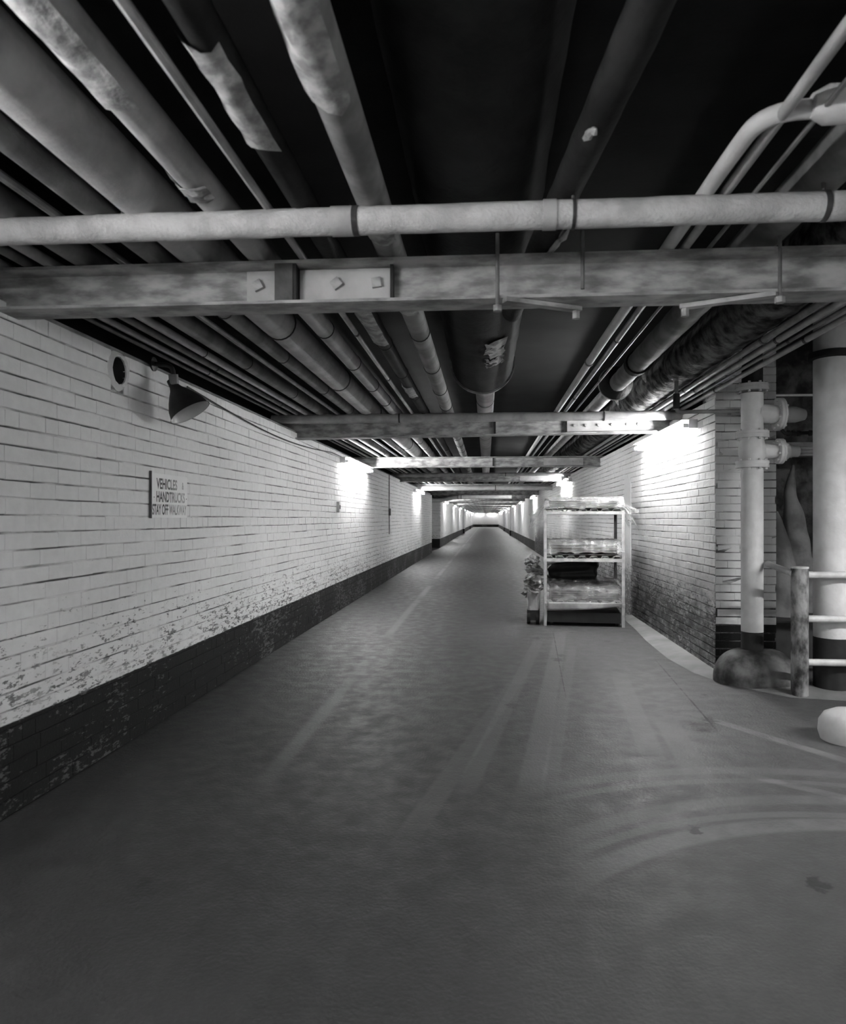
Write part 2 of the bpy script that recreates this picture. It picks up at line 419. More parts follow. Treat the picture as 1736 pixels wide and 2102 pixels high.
# right side passage beside the camera
wall_box('wall_right_near', (XR, YB, 0), (XR + .3, .6, ZC), m_wallR)
wall_box('wall_passage_near', (XR + .3, .3, 0), (9.0, .6, ZC), m_wall)
wall_box('wall_passage_right', (9.0, .3, 0), (9.3, 9.3, ZC), m_wall)
for i, (x0, x1, y0, y1) in enumerate(((XL, XL + .16, 71, 72.2), (XL, XL + .12, 100, 101), (2.04, 2.16, 62, 63), (2.04, 2.16, 84, 85))):
    wall_box('wall_pilaster', (x0, y0, 0), (x1, y1, 2.45), m_wall)

# rough rubble recess behind the standpipe
def rubble(name, x0, x1, z0, z1, y, amp, mat, seed, fn=None, nx=40, nz=60):
    vs = []; fs = []
    for i in range(nx + 1):
        for k in range(nz + 1):
            x = x0 + (x1 - x0) * i / nx; z = z0 + (z1 - z0) * k / nz
            yy = y - amp * mnoise.fractal(Vector((x * 3, z * 2.2, seed)), .9, 2.1, 5)
            if fn: yy += fn(x, z)
            vs.append((x, yy, z))
    for i in range(nx):
        for k in range(nz): a = i * (nz + 1) + k; fs.append((a, a + nz + 1, a + nz + 2, a + 1))
    b0 = len(vs); vs += [(x0, y + .6, z0), (x1, y + .6, z0), (x1, y + .6, z1), (x0, y + .6, z1)]
    fs.append((b0, b0 + 3, b0 + 2, b0 + 1))
    return MB().add(vs, fs).build(name, mat)
struct(rubble('wall_recess', 2.6, 9.0, 0, ZC, 8.6, .12, m_rough, 3, nx=90))
# two leaning plaster flues against the rubble
def flue(pts, label):
    o = MB().tube([p for p, r in pts], [r for p, r in pts], 26, rough=.35, seed=2, rs=4.5).build('plaster_flue', m_plaster)
    return tag(o, label, 'flue')
def fl(lst, Y, label):
    out = []
    for (x0, y0, r0), (x1, y1, r1) in zip(lst, lst[1:]):
        for k in range(6): t = k / 6; out.append((aty(x0 + (x1 - x0) * t, y0 + (y1 - y0) * t, Y), r0 + (r1 - r0) * t))
    out.append((aty(lst[-1][0], lst[-1][1], Y), lst[-1][2])); flue(out, label)
fl([(1606, 1272, .155), (1606, 1200, .15), (1603, 1140, .11), (1599, 1090, .07), (1592, 1050, .02)], 7.78, 'short leaning plaster flue beside the painted pier behind the handrail')
fl([(1652, 1262, .14), (1647, 1180, .135), (1636, 1110, .12), (1626, 1060, .10), (1622, 1015, .07), (1624, 980, .035), (1628, 955, .012)], 8.15, 'tall leaning plaster flue narrowing upward against the rubble wall')
wall_box('wall_recess_plinth', (2.742, 7.35, 0), (4.2, 8.3, .44), m_black)

# pale concrete apron at the foot of the right wall, swelling around the corner
def apron():
    pts = [(10.8, 2.02), (9.5, 1.97), (8.7, 1.92), (7.6, 1.90), (6.9, 1.97), (6.5, 2.1), (6.2, 2.32), (6.0, 2.5), (5.93, 2.9), (5.92, 4.0)]
    vs = []; fs = []
    outer = [(x, y) for y, x in pts]; inner = [(XR + .005, 10.8), (XR + .005, 9.5), (XR + .005, 8.7), (XR + .005, 7.6), (XR + .005, 6.96), (2.3, 6.8), (2.5, 6.6), (2.7, 6.45), (2.95, 6.4), (4.0, 6.4)]
    for (a, b), (c, d) in zip(outer, inner): vs += [(a, b, .001), ((a + c) / 2, (b + d) / 2, .022), (c, d, .03), (c, d, -.02)]
    for i in range(len(outer) - 1):
        for k in range(3): fs.append((4 * i + k, 4 * i + 4 + k, 4 * i + 5 + k, 4 * i + 1 + k))
    struct(MB().add(vs, fs).build('trim_1', m_apron))
apron()
# painted plaster pilaster where the cart stands against the right wall
struct(MB().box((XR - .008, 10.86, 0), (XR + .05, 11.35, 2.1)).build('trim_2', m_wallR, smooth=False))

# ------------------------------------------------------------------ steel cross beams
BH, BW = .20, .172
bolt_me = None
def bolt(parent, loc, r=.017, square=False, rz=0.):
    mb = MB(); n = 4 if square else 6
    mb.tube([(0, 0, 0), (0, -.020, 0)], r, n); o = mb.build('bolt', m_beam, parent, loc, (0, rz, 0), smooth=False); return o
def beam(Y, x0, x1, label, group=None, dark=False):
    e = empty('steel_beam', (0, Y, 2.47)); tag(e, label, 'beam', group)
    mb = MB(); hw, tf, tw = BW / 2, .014, .006
    prof = [(-hw, 0), (hw, 0), (hw, tf), (tw, tf + .01), (tw, BH - tf - .01), (hw, BH - tf), (hw, BH), (-hw, BH), (-hw, BH - tf), (-tw, BH - tf - .01), (-tw, tf + .01), (-hw, tf)]
    n = len(prof); vs = [(x, y, z) for x in (x0, x1) for y, z in prof]
    fs = [(i, (i + 1) % n, n + (i + 1) % n, n + i) for i in range(n)] + [tuple(range(n)), tuple(range(2 * n - 1, n - 1, -1))]
    mb.add(vs, fs).build('girder', m_beam, e, smooth=False); return e
def splice(e, x0, x1, bolts, sq=False, zc=.1):
    p = MB().box((x0, -.030, .03), (x1, -.006, BH - .03)).build('splice_plate', m_plate, e, smooth=False)
    for bx in bolts: bolt(p, (bx, -.030, zc), .031 if sq else .018, sq, R.uniform(0, 1))
BY = [3.30, 8.62, 13.75, 19.1]
xl, xr = -2.62, 2.57
b1 = beam(BY[0], xl, 6.5, 'painted steel cross beam with square bolt heads and hanging rods beside the thick pale cross pipe')
splice(b1, -1.13, -.975, [-1.075], True); splice(b1, -.875, -.445, [-.70, -.51], True)
MB().box((-.98, -.085, .014), (-.895, -.012, BH - .014)).build('stiffener', m_beamd, b1, smooth=False)
MB().box((-.895, -.08, .014), (-.88, -.012, BH - .014)).build('stiffener', m_black, b1, smooth=False)
MB().box((-.445, -.05, .02), (-.43, -.006, BH - .02)).build('seam_bar', m_black, b1, smooth=False)
for x, z0 in ((.05, -.05), (.43, .03), (1.285, -.04)):
    MB().tube([(x, -.095, z0), (x, -.095, BH + .09)], .009, 8).build('hanger_rod', m_thin, b1)
    if z0 < 0: MB().tube([(x, -.095, z0 - .012), (x, -.095, z0 + .014)], .022, 6).build('rod_nut', m_beam, b1, smooth=False)
for (xa, ya), (xb, yb) in (((.10, -.095), (.42, .06)), ((.92, .06), (1.25, -.09))):
    d = Vector((xb - xa, yb - ya, 0)); ang = math.atan2(d.y, d.x); m_ = Matrix.Translation((xa, ya, -.024)) @ Matrix.Rotation(ang, 4, 'Z')
    br = MB().box((-.02, -.022, 0), (d.length + .02, .022, .02), m_).build('clamp_bar', m_beam, b1, smooth=False)
    MB().tube([(xb if xa < .5 else xa, yb if xa < .5 else ya, -.024), (xb if xa < .5 else xa, yb if xa < .5 else ya, -.06)], .018, 6).build('clamp_nut', m_beam, br, smooth=False)
b2 = beam(BY[1], xl, xr, 'painted steel cross beam with a long bolted splice plate, between the first two wall lamps')
b2.rotation_euler = (0, -.0105, 0); b2.location.z = 2.479
splice(b2, .97, 1.87, [1.06, 1.19, 1.34, 1.50, 1.68, 1.81])
MB().box((.09, -.03, .01), (.115, -.006, BH - .01)).build('seam_bar', m_black, b2, smooth=False)
MB().box((.93, -.03, .01), (.955, -.006, BH - .01)).build('seam_bar', m_black, b2, smooth=False)
b3 = beam(BY[2], xl, xr, 'brightly lit white steel cross beam at the end of the lamp over the switch box')
splice(b3, 1.1, 1.85, [1.2, 1.35, 1.5, 1.65, 1.78])
MB().box((.12, -.03, .01), (.15, -.006, BH - .01)).build('seam_bar', m_black, b3, smooth=False)
b4 = beam(BY[3], xl, xr, 'dark steel cross beam with a row of bolts next after the white lit beam')
splice(b4, .9, 1.85, [1.0, 1.18, 1.36, 1.54, 1.72])
y = BY[3] + 5.3
while y < YE - 1.5:
    beam(y, xl, xr, 'small steel cross beam far down the tunnel', 'steel cross beams far down the tunnel'); y += 5.3
for y in (-2.0, -7.3): beam(y, xl, XR + .29, 'steel cross beam over the tunnel behind the viewpoint', 'steel cross beams behind the viewpoint')

# pipes that cross the tunnel just before some beams
def cross_pipe(Y, x0, x1, r, z, label, bands, mat=m_steel, rough=.05):
    e = empty('cross_pipe', (0, Y, z)); tag(e, label, 'pipe')
    MB().tube(lerp_pts((x0, 0, 0), (x1, 0, 0), 120), r, 18, rough=rough, seed=Y, rs=9).build('pipe', mat, e)
    for x, wd, m in bands: ring('pipe_band', (x, 0, 0), (1, 0, 0), r * 1.07, wd, m, e, 18)
    return e
c1 = cross_pipe(2.726, -2.6, 6.5, .053, 2.632, 'thick pale pipe crossing the tunnel under the ceiling pipes, nearest beam with square bolts', [(-.56, .085, m_steel), (-.505, .02, m_band), (.24, .05, m_steel), (.33, .012, m_band), (1.25, .02, m_band)], m_coarse)
for x in (-1.45, .33, 1.25): MB().tube([(x, 0, .04), (x, 0, .12)], .007, 6).build('hanger_rod', m_beamd, c1)
c2 = cross_pipe(8.10, -2.5, 2.5, .052, 2.632, 'pale pipe crossing the tunnel in front of the long bolted splice plate', [(1.32, .018, m_band), (-1.0, .018, m_band)])
c3 = cross_pipe(18.6, -2.5, 2.5, .05, 2.632, 'thin pipe crossing the tunnel in front of the dark beam with a row of bolts', [(.5, .018, m_band)])
c4 = cross_pipe(23.6, -2.3, 2.4, .085, 2.50, 'thick white pipe crossing the tunnel beside the lamp at the far side passage', [(.3, .02, m_band)], m_white)

# ------------------------------------------------------------------ pipes running along the tunnel
PY0, PY1 = -4.0, 62.0
def along(rx, z, r, mat, label, name='ceiling_pipe', bands=(), y0=PY0, y1=PY1, rough=.0, torn=(), n=14, bw=.012):
    """rx: sideways slope of the pipe as seen from the camera (dx/dz towards the vanishing point)"""
    X = rx * (z - H); e = empty(name, (X, 0, z)); tag(e, label, 'pipe', None)
    seg = 40 if not rough else 260
    MB().tube(lerp_pts((0, y0, 0), (0, y1, 0), seg), r, n, rough=rough, seed=rx * 7, rs=6).build('pipe', mat, e)
    for b in bands:
        ring('pipe_band', (0, b, 0), (0, 1, 0), r * 1.06 + .002, bw, m_band, e, n)
    for (yy, ln, seed) in torn:
        rr = random.Random(seed); mb = MB()
        # a flap of wrap standing off the lower left of the pipe
        k = 9; vs = []; fs = []
        for i in range(k):
            for j in range(6):
                a = math.pi * (1.0 + .75 * j / 5); rad = r * 1.05 + .012 * rr.random() + (.02 * rr.random() if j in (0, 5) else 0)
                vs.append((rad * math.cos(a), yy + ln * (i / (k - 1) - .5) + .03 * (rr.random() - .5), rad * math.sin(a)))
        for i in range(k - 1):
            for j in range(5): fs.append((i * 6 + j, i * 6 + j + 1, i * 6 + j + 7, i * 6 + j + 6))
        mb.add(vs, fs).build('torn_wrap', m_torn, e)
    return e
def ev(a, b, st, j=0.):
    out = []; y = a
    while y < b: out.append(y + R.uniform(-j, j)); y += st
    return out
TOP = 2.67
def on(r): return TOP + r + .002
along(-1.985, on(.014), .014, m_thin, 'thin dark conduit lying closest to the wall with the sign', 'ceiling_conduit', n=8)
along(-1.90, on(.022), .022, m_steel, 'pale slim ceiling pipe next to the conduit at the sign wall top', bands=(5.75, 9.9, 14), bw=.008, n=10)
along(-1.79, on(.024), .024, m_thin, 'slim grey ceiling pipe between two pale pipes near the sign wall', bands=(5.6, 7.4), bw=.02, n=10)
along(-1.70, on(.028), .028, m_steel, 'pale slim ceiling pipe with one joint above the old reflector lamp', bands=(5.1, 9.2), bw=.008, n=10)
along(-1.53, on(.058), .058, m_wrapM, 'medium grey wrapped ceiling pipe beside the slim pipes near the sign wall', bands=ev(3.9, 40, 1.55, .1), bw=.008)
along(-1.41, on(.018), .018, m_thin, 'thin conduit between the medium wrapped pipe and the jointed pipe', 'ceiling_conduit', n=8)
along(-1.25, on(.052), .052, m_wrapM, 'grey jointed ceiling pipe beside the widest pale wrapped pipe', bands=ev(4.1, 40, 1.3, .1), bw=.01)
along(-1.055, on(.108), .108, m_wrapL, 'widest pale wrapped ceiling pipe with faint seams', bands=ev(4.6, 50, 1.9, .1), bw=.006, n=22)
along(-.85, on(.062), .062, m_wrapL, 'pale wrapped ceiling pipe with many bands and torn wrapping', bands=ev(3.7, 50, .95, .06), torn=((1.75, .5, 3), (2.55, .12, 8)), bw=.007, n=18)
along(-.70, on(.017), .017, m_steel, 'thin pale ceiling conduit right beside the many banded pipe', 'ceiling_conduit', n=8, bands=(4.6, 6.1), bw=.03)
along(-.575, on(.052), .052, m_wrapD, 'dark ceiling pipe with ragged white flecks of lagging', bands=ev(3.9, 30, 1.1, .1), torn=((2.0, .5, 5), (4.4, .9, 6), (6.7, .5, 7)), bw=.008)
along(-.355, on(.066), .066, m_wrapM, 'grey banded ceiling pipe beside the huge dark duct', bands=ev(3.8, 50, 1.0, .06), torn=((1.8, .5, 9), (2.95, .25, 2), (3.9, .5, 4)), bw=.008, n=18)
# the big dark duct with its rim, and the pipe that comes out of it
dz = 3.09
e = empty('round_duct', (0, 0, dz)); tag(e, 'huge dark round duct hanging under the slab with a lit rim', 'duct')
dx = -.012 * (dz - H) - .02
MB().tube(lerp_pts((dx, -2.5, 0), (dx, 7.32, 0), 60), .315, 36, rough=.03, seed=3).build('duct', m_wrapD, e)
MB().lathe([(.315, 0), (.335, 0), (.335, .03), (.315, .03)], 40, Matrix.Translation((dx, 7.30, 0)) @ Matrix.Rotation(-math.pi / 2, 4, 'X'), close=True).build('rim', m_beam, e)
for yy, seed in ((3.9, 1), (5.2, 2), (5.75, 4)):
    rr = random.Random(seed); vs = []; fs = []
    for i in range(10):
        for j in range(6):
            a = -math.pi / 2 + .15 + (j / 5 - .2) * (.5 if seed != 1 else .25) + .08 * rr.random(); rad = .322 + .02 * rr.random()
            vs.append((dx + rad * math.cos(a), yy + .1 * i * (.6 if seed == 2 else .3) + .05 * rr.random(), rad * math.sin(a)))
    for i in range(9):
        for j in range(5):
            if rr.random() > .12: fs.append((i * 6 + j, i * 6 + j + 1, i * 6 + j + 7, i * 6 + j + 6))
    MB().add(vs, fs).build('torn_lagging', m_torn, e)
e = empty('ceiling_pipe', (0, 0, 2.93)); tag(e, 'stout grey ceiling pipe leaving the end of the huge dark duct', 'pipe')
MB().tube([(-.01 * 1.46, 7.34, 0), (-.015, 20, 0), (-.015, PY1, 0)], .108, 22).build('pipe', m_wrapL, e)
for yy in (8.6, 10.4, 12.2): ring('pipe_band', (-.015, yy, 0), (0, 1, 0), .112, .01, m_band, e, 22)
# hanger strap of the duct
MB().lathe([(.318, 0), (.326, 0), (.326, .04), (.318, .04)], 36, Matrix.Translation((dx, 4.4, dz)) @ Matrix.Rotation(-math.pi / 2, 4, 'X'), close=True)
# branch pipe running at a slant to the duct
a = atz(1225, 250, 2.765); b = atz(1050, 640, 2.735)
e = empty('branch_pipe', (0, 0, 0)); tag(e, 'dark slanting branch pipe with a torn white patch near the huge duct', 'pipe')
MB().tube(lerp_pts(a + (a - b) * .35, b, 60), .06, 14, rough=.08, rs=7).build('pipe', m_wrapD, e)
for (p0, p1) in (((1222, 262), (1200, 285)), ((1166, 474), (1118, 528))):
    A = atz(*p0, 2.70); B = atz(*p1, 2.69); rr = random.Random(int(p0[0]))
    MB().tube([A.lerp(B, i / 6) + Vector((rr.uniform(-.006, .006), 0, rr.uniform(-.006, .006))) for i in range(7)], [.006, .014, .01, .016, .012, .015, .006], 7, rough=.4, rs=60).build('torn_lagging', m_torn, e)
# right hand group
rz = on(.029); rX = .655 * (rz - H)
e = empty('ceiling_pipe', (0, 0, rz)); tag(e, 'pale ceiling pipe that turns off with an elbow towards the side passage', 'pipe')
MB().tube(bend([(rX + 1.6, 2.18, 0), (rX + .03, 2.20, 0), (rX + .02, 2.5, 0), (rX, 5, 0), (rX - .06, PY1, 0)], .13, 8), .029, 14).build('pipe', m_white, e)
MB().tube([(rX + .16, 2.18, 0), (rX + .20, 2.18, 0), (rX + .34, 2.18, 0), (rX + .38, 2.18, 0)], [.034, .055, .055, .034], 18).build('coupling', m_white, e)
ring('pipe_band', (rX, 5.62, 0), (0, 1, 0), .036, .03, m_thin, e)
along(.73, on(.019), .019, m_steel, 'slim ceiling pipe alongside the pale pipe with the elbow', bands=(4.9, 7.2), bw=.02, n=10)
along(.82, on(.009), .009, m_thin, 'thinnest conduit beside the collared dark pipe', 'ceiling_conduit', n=8, bands=(6.3,), bw=.02)
# collared pipe: thick lagging, a collar, a flange and the bare pipe beyond
cz = 2.80; cX = .965 * (cz - H)
e = empty('ceiling_pipe', (cX, 0, cz)); tag(e, 'dark lagged ceiling pipe with a collar and a dished flange', 'pipe')
MB().tube(lerp_pts((0, PY0, 0), (0, 6.15, 0), 160), .088, 18, rough=.05, rs=9).build('pipe', m_wrapM, e)
ring('collar', (0, 6.15, 0), (0, 1, 0), .104, .10, m_wrapD, e, 20)
MB().tube(lerp_pts((0, 6.2, 0), (0, 7.05, 0), 30), .085, 18, rough=.06, rs=9).build('pipe', m_wrapM, e)
MB().tube([(0, 7.0, .02), (0, 7.12, .02), (0, 7.15, .02)], [.10, .165, .165], 28).build('flange', m_wrapD, e)
MB().lathe([(.155, 0), (.172, 0), (.172, .02), (.155, .02)], 32, Matrix.Translation((0, 7.14, .02)) @ Matrix.Rotation(-math.pi / 2, 4, 'X'), close=True).build('rim', m_steel, e)
MB().tube([(0, 7.12, 0), (0, PY1, 0)], .072, 18).build('pipe', m_wrapL, e)
for yy, sx in ((6.35, .09), (7.6, .08)):
    MB().tube([(sx, yy, -.02), (sx + .02, yy + .05, -.07), (sx + .03, yy + .02, -.12)], [.006, .02, .008], 6, rough=.5, rs=40).build('torn_wrap', m_torn, e)
# large crumbling pipe
lz = 2.93; lX = 1.26 * (lz - H)
e = empty('lagged_pipe', (lX, 0, lz)); tag(e, 'large dark pipe with crumbling lagging underneath, next to the conduits over the lamp', 'pipe')
MB().tube(lerp_pts((0, PY0, 0), (0, 30, 0), 700), .19, 34, rough=.09, seed=5, rs=11).build('lagging', m_crumb, e)
for rx, r, mt, lb in ((1.545, .024, m_thin, 'slim conduit next to the large crumbling pipe'), (1.625, .024, m_steel, 'pale conduit second out from the large crumbling pipe'), (1.70, .013, m_thin, 'thin conduit third out from the large crumbling pipe'), (1.78, .022, m_steel, 'pale conduit closest to the wall top behind the shelf cart')):
    along(rx, on(r), r, mt, lb, 'ceiling_conduit', n=10, bands=(5.0, 6.9), bw=.03)
# pipes that feed the left passage far down
e = empty('cross_pipe', (0, 0, 0)); tag(e, 'pale pipe bending out of the far side passage under the beams', 'pipe')
MB().tube(bend([(-5, 34.2, 2.36), (-2.2, 34.2, 2.36), (-1.5, 33.9, 2.52), (1.2, 33.9, 2.52)], .5, 6), .10, 12).build('pipe', m_white, e)
for x in (-1.35, -1.2): ring('pipe_band', (x, 33.9, 2.52), (1, 0, 0), .108, .04, m_wrapM, e)

# small feed pipe from the right conduits to the standpipe
e = empty('feed_pipe', (0, 0, 0)); tag(e, 'slim dark feed pipe running from the ceiling conduits to the valve standpipe', 'pipe')
q = aty(1388, 812, 6.72); q2 = aty(1388, 846, 6.72)
MB().tube(bend([(q.x, 6.72, 2.75), (q.x, 6.72, q2.z), (2.30, 6.62, q2.z - .01)], .05), .018, 10).build('pipe', m_wrapM, e)
MB().tube([(q.x, 6.72, q2.z + .03), (q.x, 6.72, q2.z + .17)], .03, 10).build('union', m_wrapD, e)

# ------------------------------------------------------------------ fluorescent lamps
def tube_lamp(X, y0, y1, z, label, group=None, detail=True):
    side = 1 if X > 0 else -1                       # +1: wall on the +x side
    e = empty('wall_lamp', (X, (y0 + y1) / 2, z)); tag(e, label, 'lamp', group)
    L = (y1 - y0) / 2; s = side
    # X is the wall face; everything hangs off it towards the tunnel
    h = MB(); o0 = 0.; o1 = -s * .09
    h.box((min(o0, o1), -L, -.015), (max(o0, o1), L, .055))
    o2 = -s * .155; h.box((min(0, o2), -L, .055), (max(0, o2), L, .063))
    h.build('housing', m_house, e, smooth=False)
    for yy in (-L - .012, L):
        MB().box((min(o0, o1), yy, -.03), (max(o0, o1), yy + .012, .06)).build('end_plate', m_house, e, smooth=False)
    MB().tube([(-s * .125, -L + .02, 0), (-s * .125, L - .02, 0)], .019, 10).build('tube', m_tube, e)
    if detail:
        for yy in (-L * .8, L * .8):
            MB().box((min(0, -s * .12), yy - .012, .063), (max(0, -s * .12), yy + .012, .072)).build('bracket', m_thin, e, smooth=False)
        for yy in (-L + .01, L - .03):
            MB().box((min(-s * .085, -s * .14), yy, -.022), (max(-s * .085, -s * .14), yy + .02, .022)).build('lamp_holder', m_house, e, smooth=False)
    return e
tube_lamp(XR, 7.50, 9.95, 2.44, 'long fluorescent wall lamp at the corner by the valve standpipe')
tube_lamp(XL, 11.2, 13.65, 2.40, 'long fluorescent wall lamp over the small switch box on the white wall')
tube_lamp(XR, 18.3, 20.75, 2.45, 'fluorescent wall lamp just above the top of the loaded shelf cart')
tube_lamp(XL, 22.7, 25.15, 2.36, 'fluorescent wall lamp beside the far side passage')
for k in range(8):
    y = 30.7 + 11.3 * k
    if y < 120: tube_lamp(XR if y < 58 else 2.16, y, y + 2.45, 2.42, 'small fluorescent lamp far down the tunnel', 'fluorescent lamps far down the tunnel', False)
for x in (-1.2, 1.0):
    e = empty('wall_lamp', (x, YE - 1.0, 2.42)); tag(e, 'small fluorescent lamp on the end wall of the tunnel', 'lamp', 'fluorescent lamps on the end wall')
    MB().box((-.65, -.17, .045), (.65, -.02, .10)).build('housing', m_house, e, smooth=False)
    MB().tube([(-.6, -.10, 0), (.6, -.10, 0)], .019, 8).build('tube', m_tube, e)
for k in range(8):
    y = 38.5 + 11.3 * k
    if y < 120: tube_lamp(XL, y, y + 2.45, 2.36, 'small fluorescent lamp far down the tunnel', 'fluorescent lamps far down the tunnel', False)
tube_lamp(XL, -1.1, 1.35, 2.36, 'fluorescent wall lamp on the sign wall before the hole in the brick')
tube_lamp(XR, -3.6, -1.15, 2.45, 'fluorescent wall lamp before the side passage on the wall facing the sign')
# lamp in the side passage, off to the right of the view, hung from the slab over the rail
def bay_lamp():
    e = empty('passage_lamp', (4.75, 3.3, 2.35)); tag(e, 'hooded fluorescent lamp under the beam in the side passage by the handrail', 'lamp')
    h = MB(); L = 1.22
    prof = [(-.03, .10), (.03, .10), (.11, .0), (.104, -.002), (.027, .092), (-.027, .092), (-.104, -.002), (-.11, .0)]
    n = len(prof); vs = [(x, y, z) for x in (-L, L) for y, z in prof]
    h.add(vs, [(i, (i + 1) % n, n + (i + 1) % n, n + i) for i in range(n)]).build('hood', m_house, e, smooth=False)
    for x in (-L - .01, L): MB().box((x, -.11, -.01), (x + .01, .11, .10)).build('end_plate', m_house, e, smooth=False)
    for yy in (-.045, .045): MB().tube([(-1.2, yy, 0), (1.2, yy, 0)], .019, 10).build('tube', m_tube, e)
    for x in (-.9, .9): MB().box((x - .03, -.03, .10), (x + .03, .03, .12)).build('bracket', m_thin, e, smooth=False)
bay_lamp()

# ------------------------------------------------------------------ left wall: reflector lamp, sign, switch box
def reflector():
    c = atx(357, 798, XL + .14)
    e = empty('reflector_lamp', (XL, c.y, c.z)); tag(e, 'unlit black reflector lamp with a flared shade under the wall top', 'lamp')
    ox = .14
    ax = Vector((.52, .04, -.85)).normalized(); q = Vector((0, 0, -1)).rotation_difference(ax).to_matrix().to_4x4()
    T = Matrix.Translation((ox, 0, .02)) @ q @ Matrix.Scale(.95, 4)
    prof = [(.030, .05), (.035, .0), (.048, -.03), (.075, -.065), (.105, -.11), (.135, -.165), (.15, -.225), (.158, -.232)]
    inner = [(r - .005, z) for r, z in prof][::-1]
    MB().lathe(prof, 36, T).build('shade', m_black, e)
    # remove the end cap of the shade by building the inside as its own shell
    sh = e.children[0]; bm = bmesh.new(); bm.from_mesh(sh.data)
    big = max(bm.faces, key=lambda f: len(f.verts) * 1000 + f.calc_area()); bmesh.ops.delete(bm, geom=[big], context='FACES'); bm.to_mesh(sh.data); bm.free()
    ins = MB(); n = 36; vs = []; fs = []
    for r, z in inner:
        for k in range(n): a = 2 * math.pi * k / n; vs.append(T @ Vector((r * math.cos(a), r * math.sin(a), z)))
    for i in range(len(inner) - 1):
        for k in range(n): fs.append((i * n + k, i * n + (k + 1) % n, (i + 1) * n + (k + 1) % n, (i + 1) * n + k))
    ins.add(vs, fs).build('shade_lining', m_shadein, e)
    MB().lathe([(.012, -.02), (.03, -.05), (.04, -.085), (.034, -.115), (.012, -.13)], 16, T).build('bulb', m_lens, e)
    MB().tube(bend([(ox, 0, .05), (ox, -.02, .16), (.02, -.03, .17), (.0, -.03, .17)], .05), .016, 10).build('bracket_arm', m_black, e)
    MB().tube([(ox, 0, .03), (ox, -.012, .10)], .034, 14).build('socket', m_thin, e)
    MB().lathe([(.05, 0), (.05, .012), (.02, .02)], 18, Matrix.Translation((0, -.03, .17)) @ Matrix.Rotation(math.pi / 2, 4, 'Y')).build('wall_plate', m_black, e)
reflector()

def sign():
    y0, y1, z0, z1 = 4.767, 5.36, 1.478, 1.793
    e = empty('wall_sign', (XL + .004, y0, z0), math.pi / 2); tag(e, 'white sign telling vehicles and handtrucks to stay off the walkway', 'sign')
    W, Hh = y1 - y0, z1 - z0
    MB().box((0, -.012, 0), (W, -.004, Hh)).build('sign_panel', m_sign, e, smooth=False)
    MB().box((-.006, -.016, -.004), (.002, .0, Hh + .012)).build('edge_strip', m_beamd, e, smooth=False)
    dg = bpy.context.evaluated_depsgraph_get()
    def text(s, x, z, wd, ht, name='lettering'):
        cu = bpy.data.curves.new(name, 'FONT'); cu.body = s; cu.size = 1; cu.extrude = 0.0; cu.offset = .028
        t = bpy.data.objects.new(name, cu); COL.objects.link(t); bpy.context.view_layer.update()
        me = bpy.data.meshes.new_from_object(t.evaluated_get(bpy.context.evaluated_depsgraph_get())); bpy.data.objects.remove(t)
        xs = [v.co.x for v in me.vertices]; ys = [v.co.y for v in me.vertices]
        a, b, c, d = min(xs), max(xs), min(ys), max(ys)
        for v in me.vertices: v.co = Vector((x + (v.co.x - a) / (b - a) * wd, -.0132, z + (v.co.y - c) / (d - c) * ht))
        me.materials.clear(); me.materials.append(m_ink); link(name, me, e)
    text('VEHICLES', .075, .205, .335, .078); text('&', .495, .215, .03, .055)
    text('HANDTRUCKS', .075, .112, .47, .078); text('STAY OFF WALKWAY', .012, .020, .565, .078)
    for x, z in ((.04, .145), (.575, .145)): MB().tube([(x, -.014, z), (x, -.010, z)], .004, 8).build('screw', m_beamd, e)
sign()
e = empty('switch_box', (XL, 10.98, 1.655)); tag(e, 'small grey switch box on the white brick wall below a lamp', 'switch box')
MB().box((0, -.045, -.085), (.045, .045, .085)).build('box', m_steel, e, smooth=False)
MB().box((.045, -.012, -.03), (.056, .012, .03)).build('lever', m_beamd, e, smooth=False)
e = empty('conduit_drop', (XL + .012, 16.9, 0)); tag(e, 'thin vertical conduit with a small dark box down the white wall', 'conduit')
MB().tube([(0, 0, 1.1), (0, 0, 2.55)], .012, 8).build('conduit', m_wrapM, e); MB().box((-.012, -.05, 1.55), (.035, .05, 1.72)).build('box', m_beamd, e, smooth=False)
# slack cable along the top of the left wall, from the reflector lamp on
pts = []
for i in range(40):
    t = i / 39; yy = 5.35 + (11.3 - 5.35) * t; pts.append((XL + .02, yy, 2.50 - .10 * math.sin(math.pi * min(1, t * 1.15)) - .03 * t))
tag(MB().tube(pts, .006, 6).build('slack_cable', m_band), 'thin slack cable drooping along the white wall from the reflector lamp', 'cable')
tag(MB().tube([(XL - .03, yy, ZTOPL + .016) for yy in (2, 8, 16, 29.5)], .015, 8).build('ledge_conduit', m_wrapM), 'thin conduit lying on the top ledge of the sign wall', 'conduit')

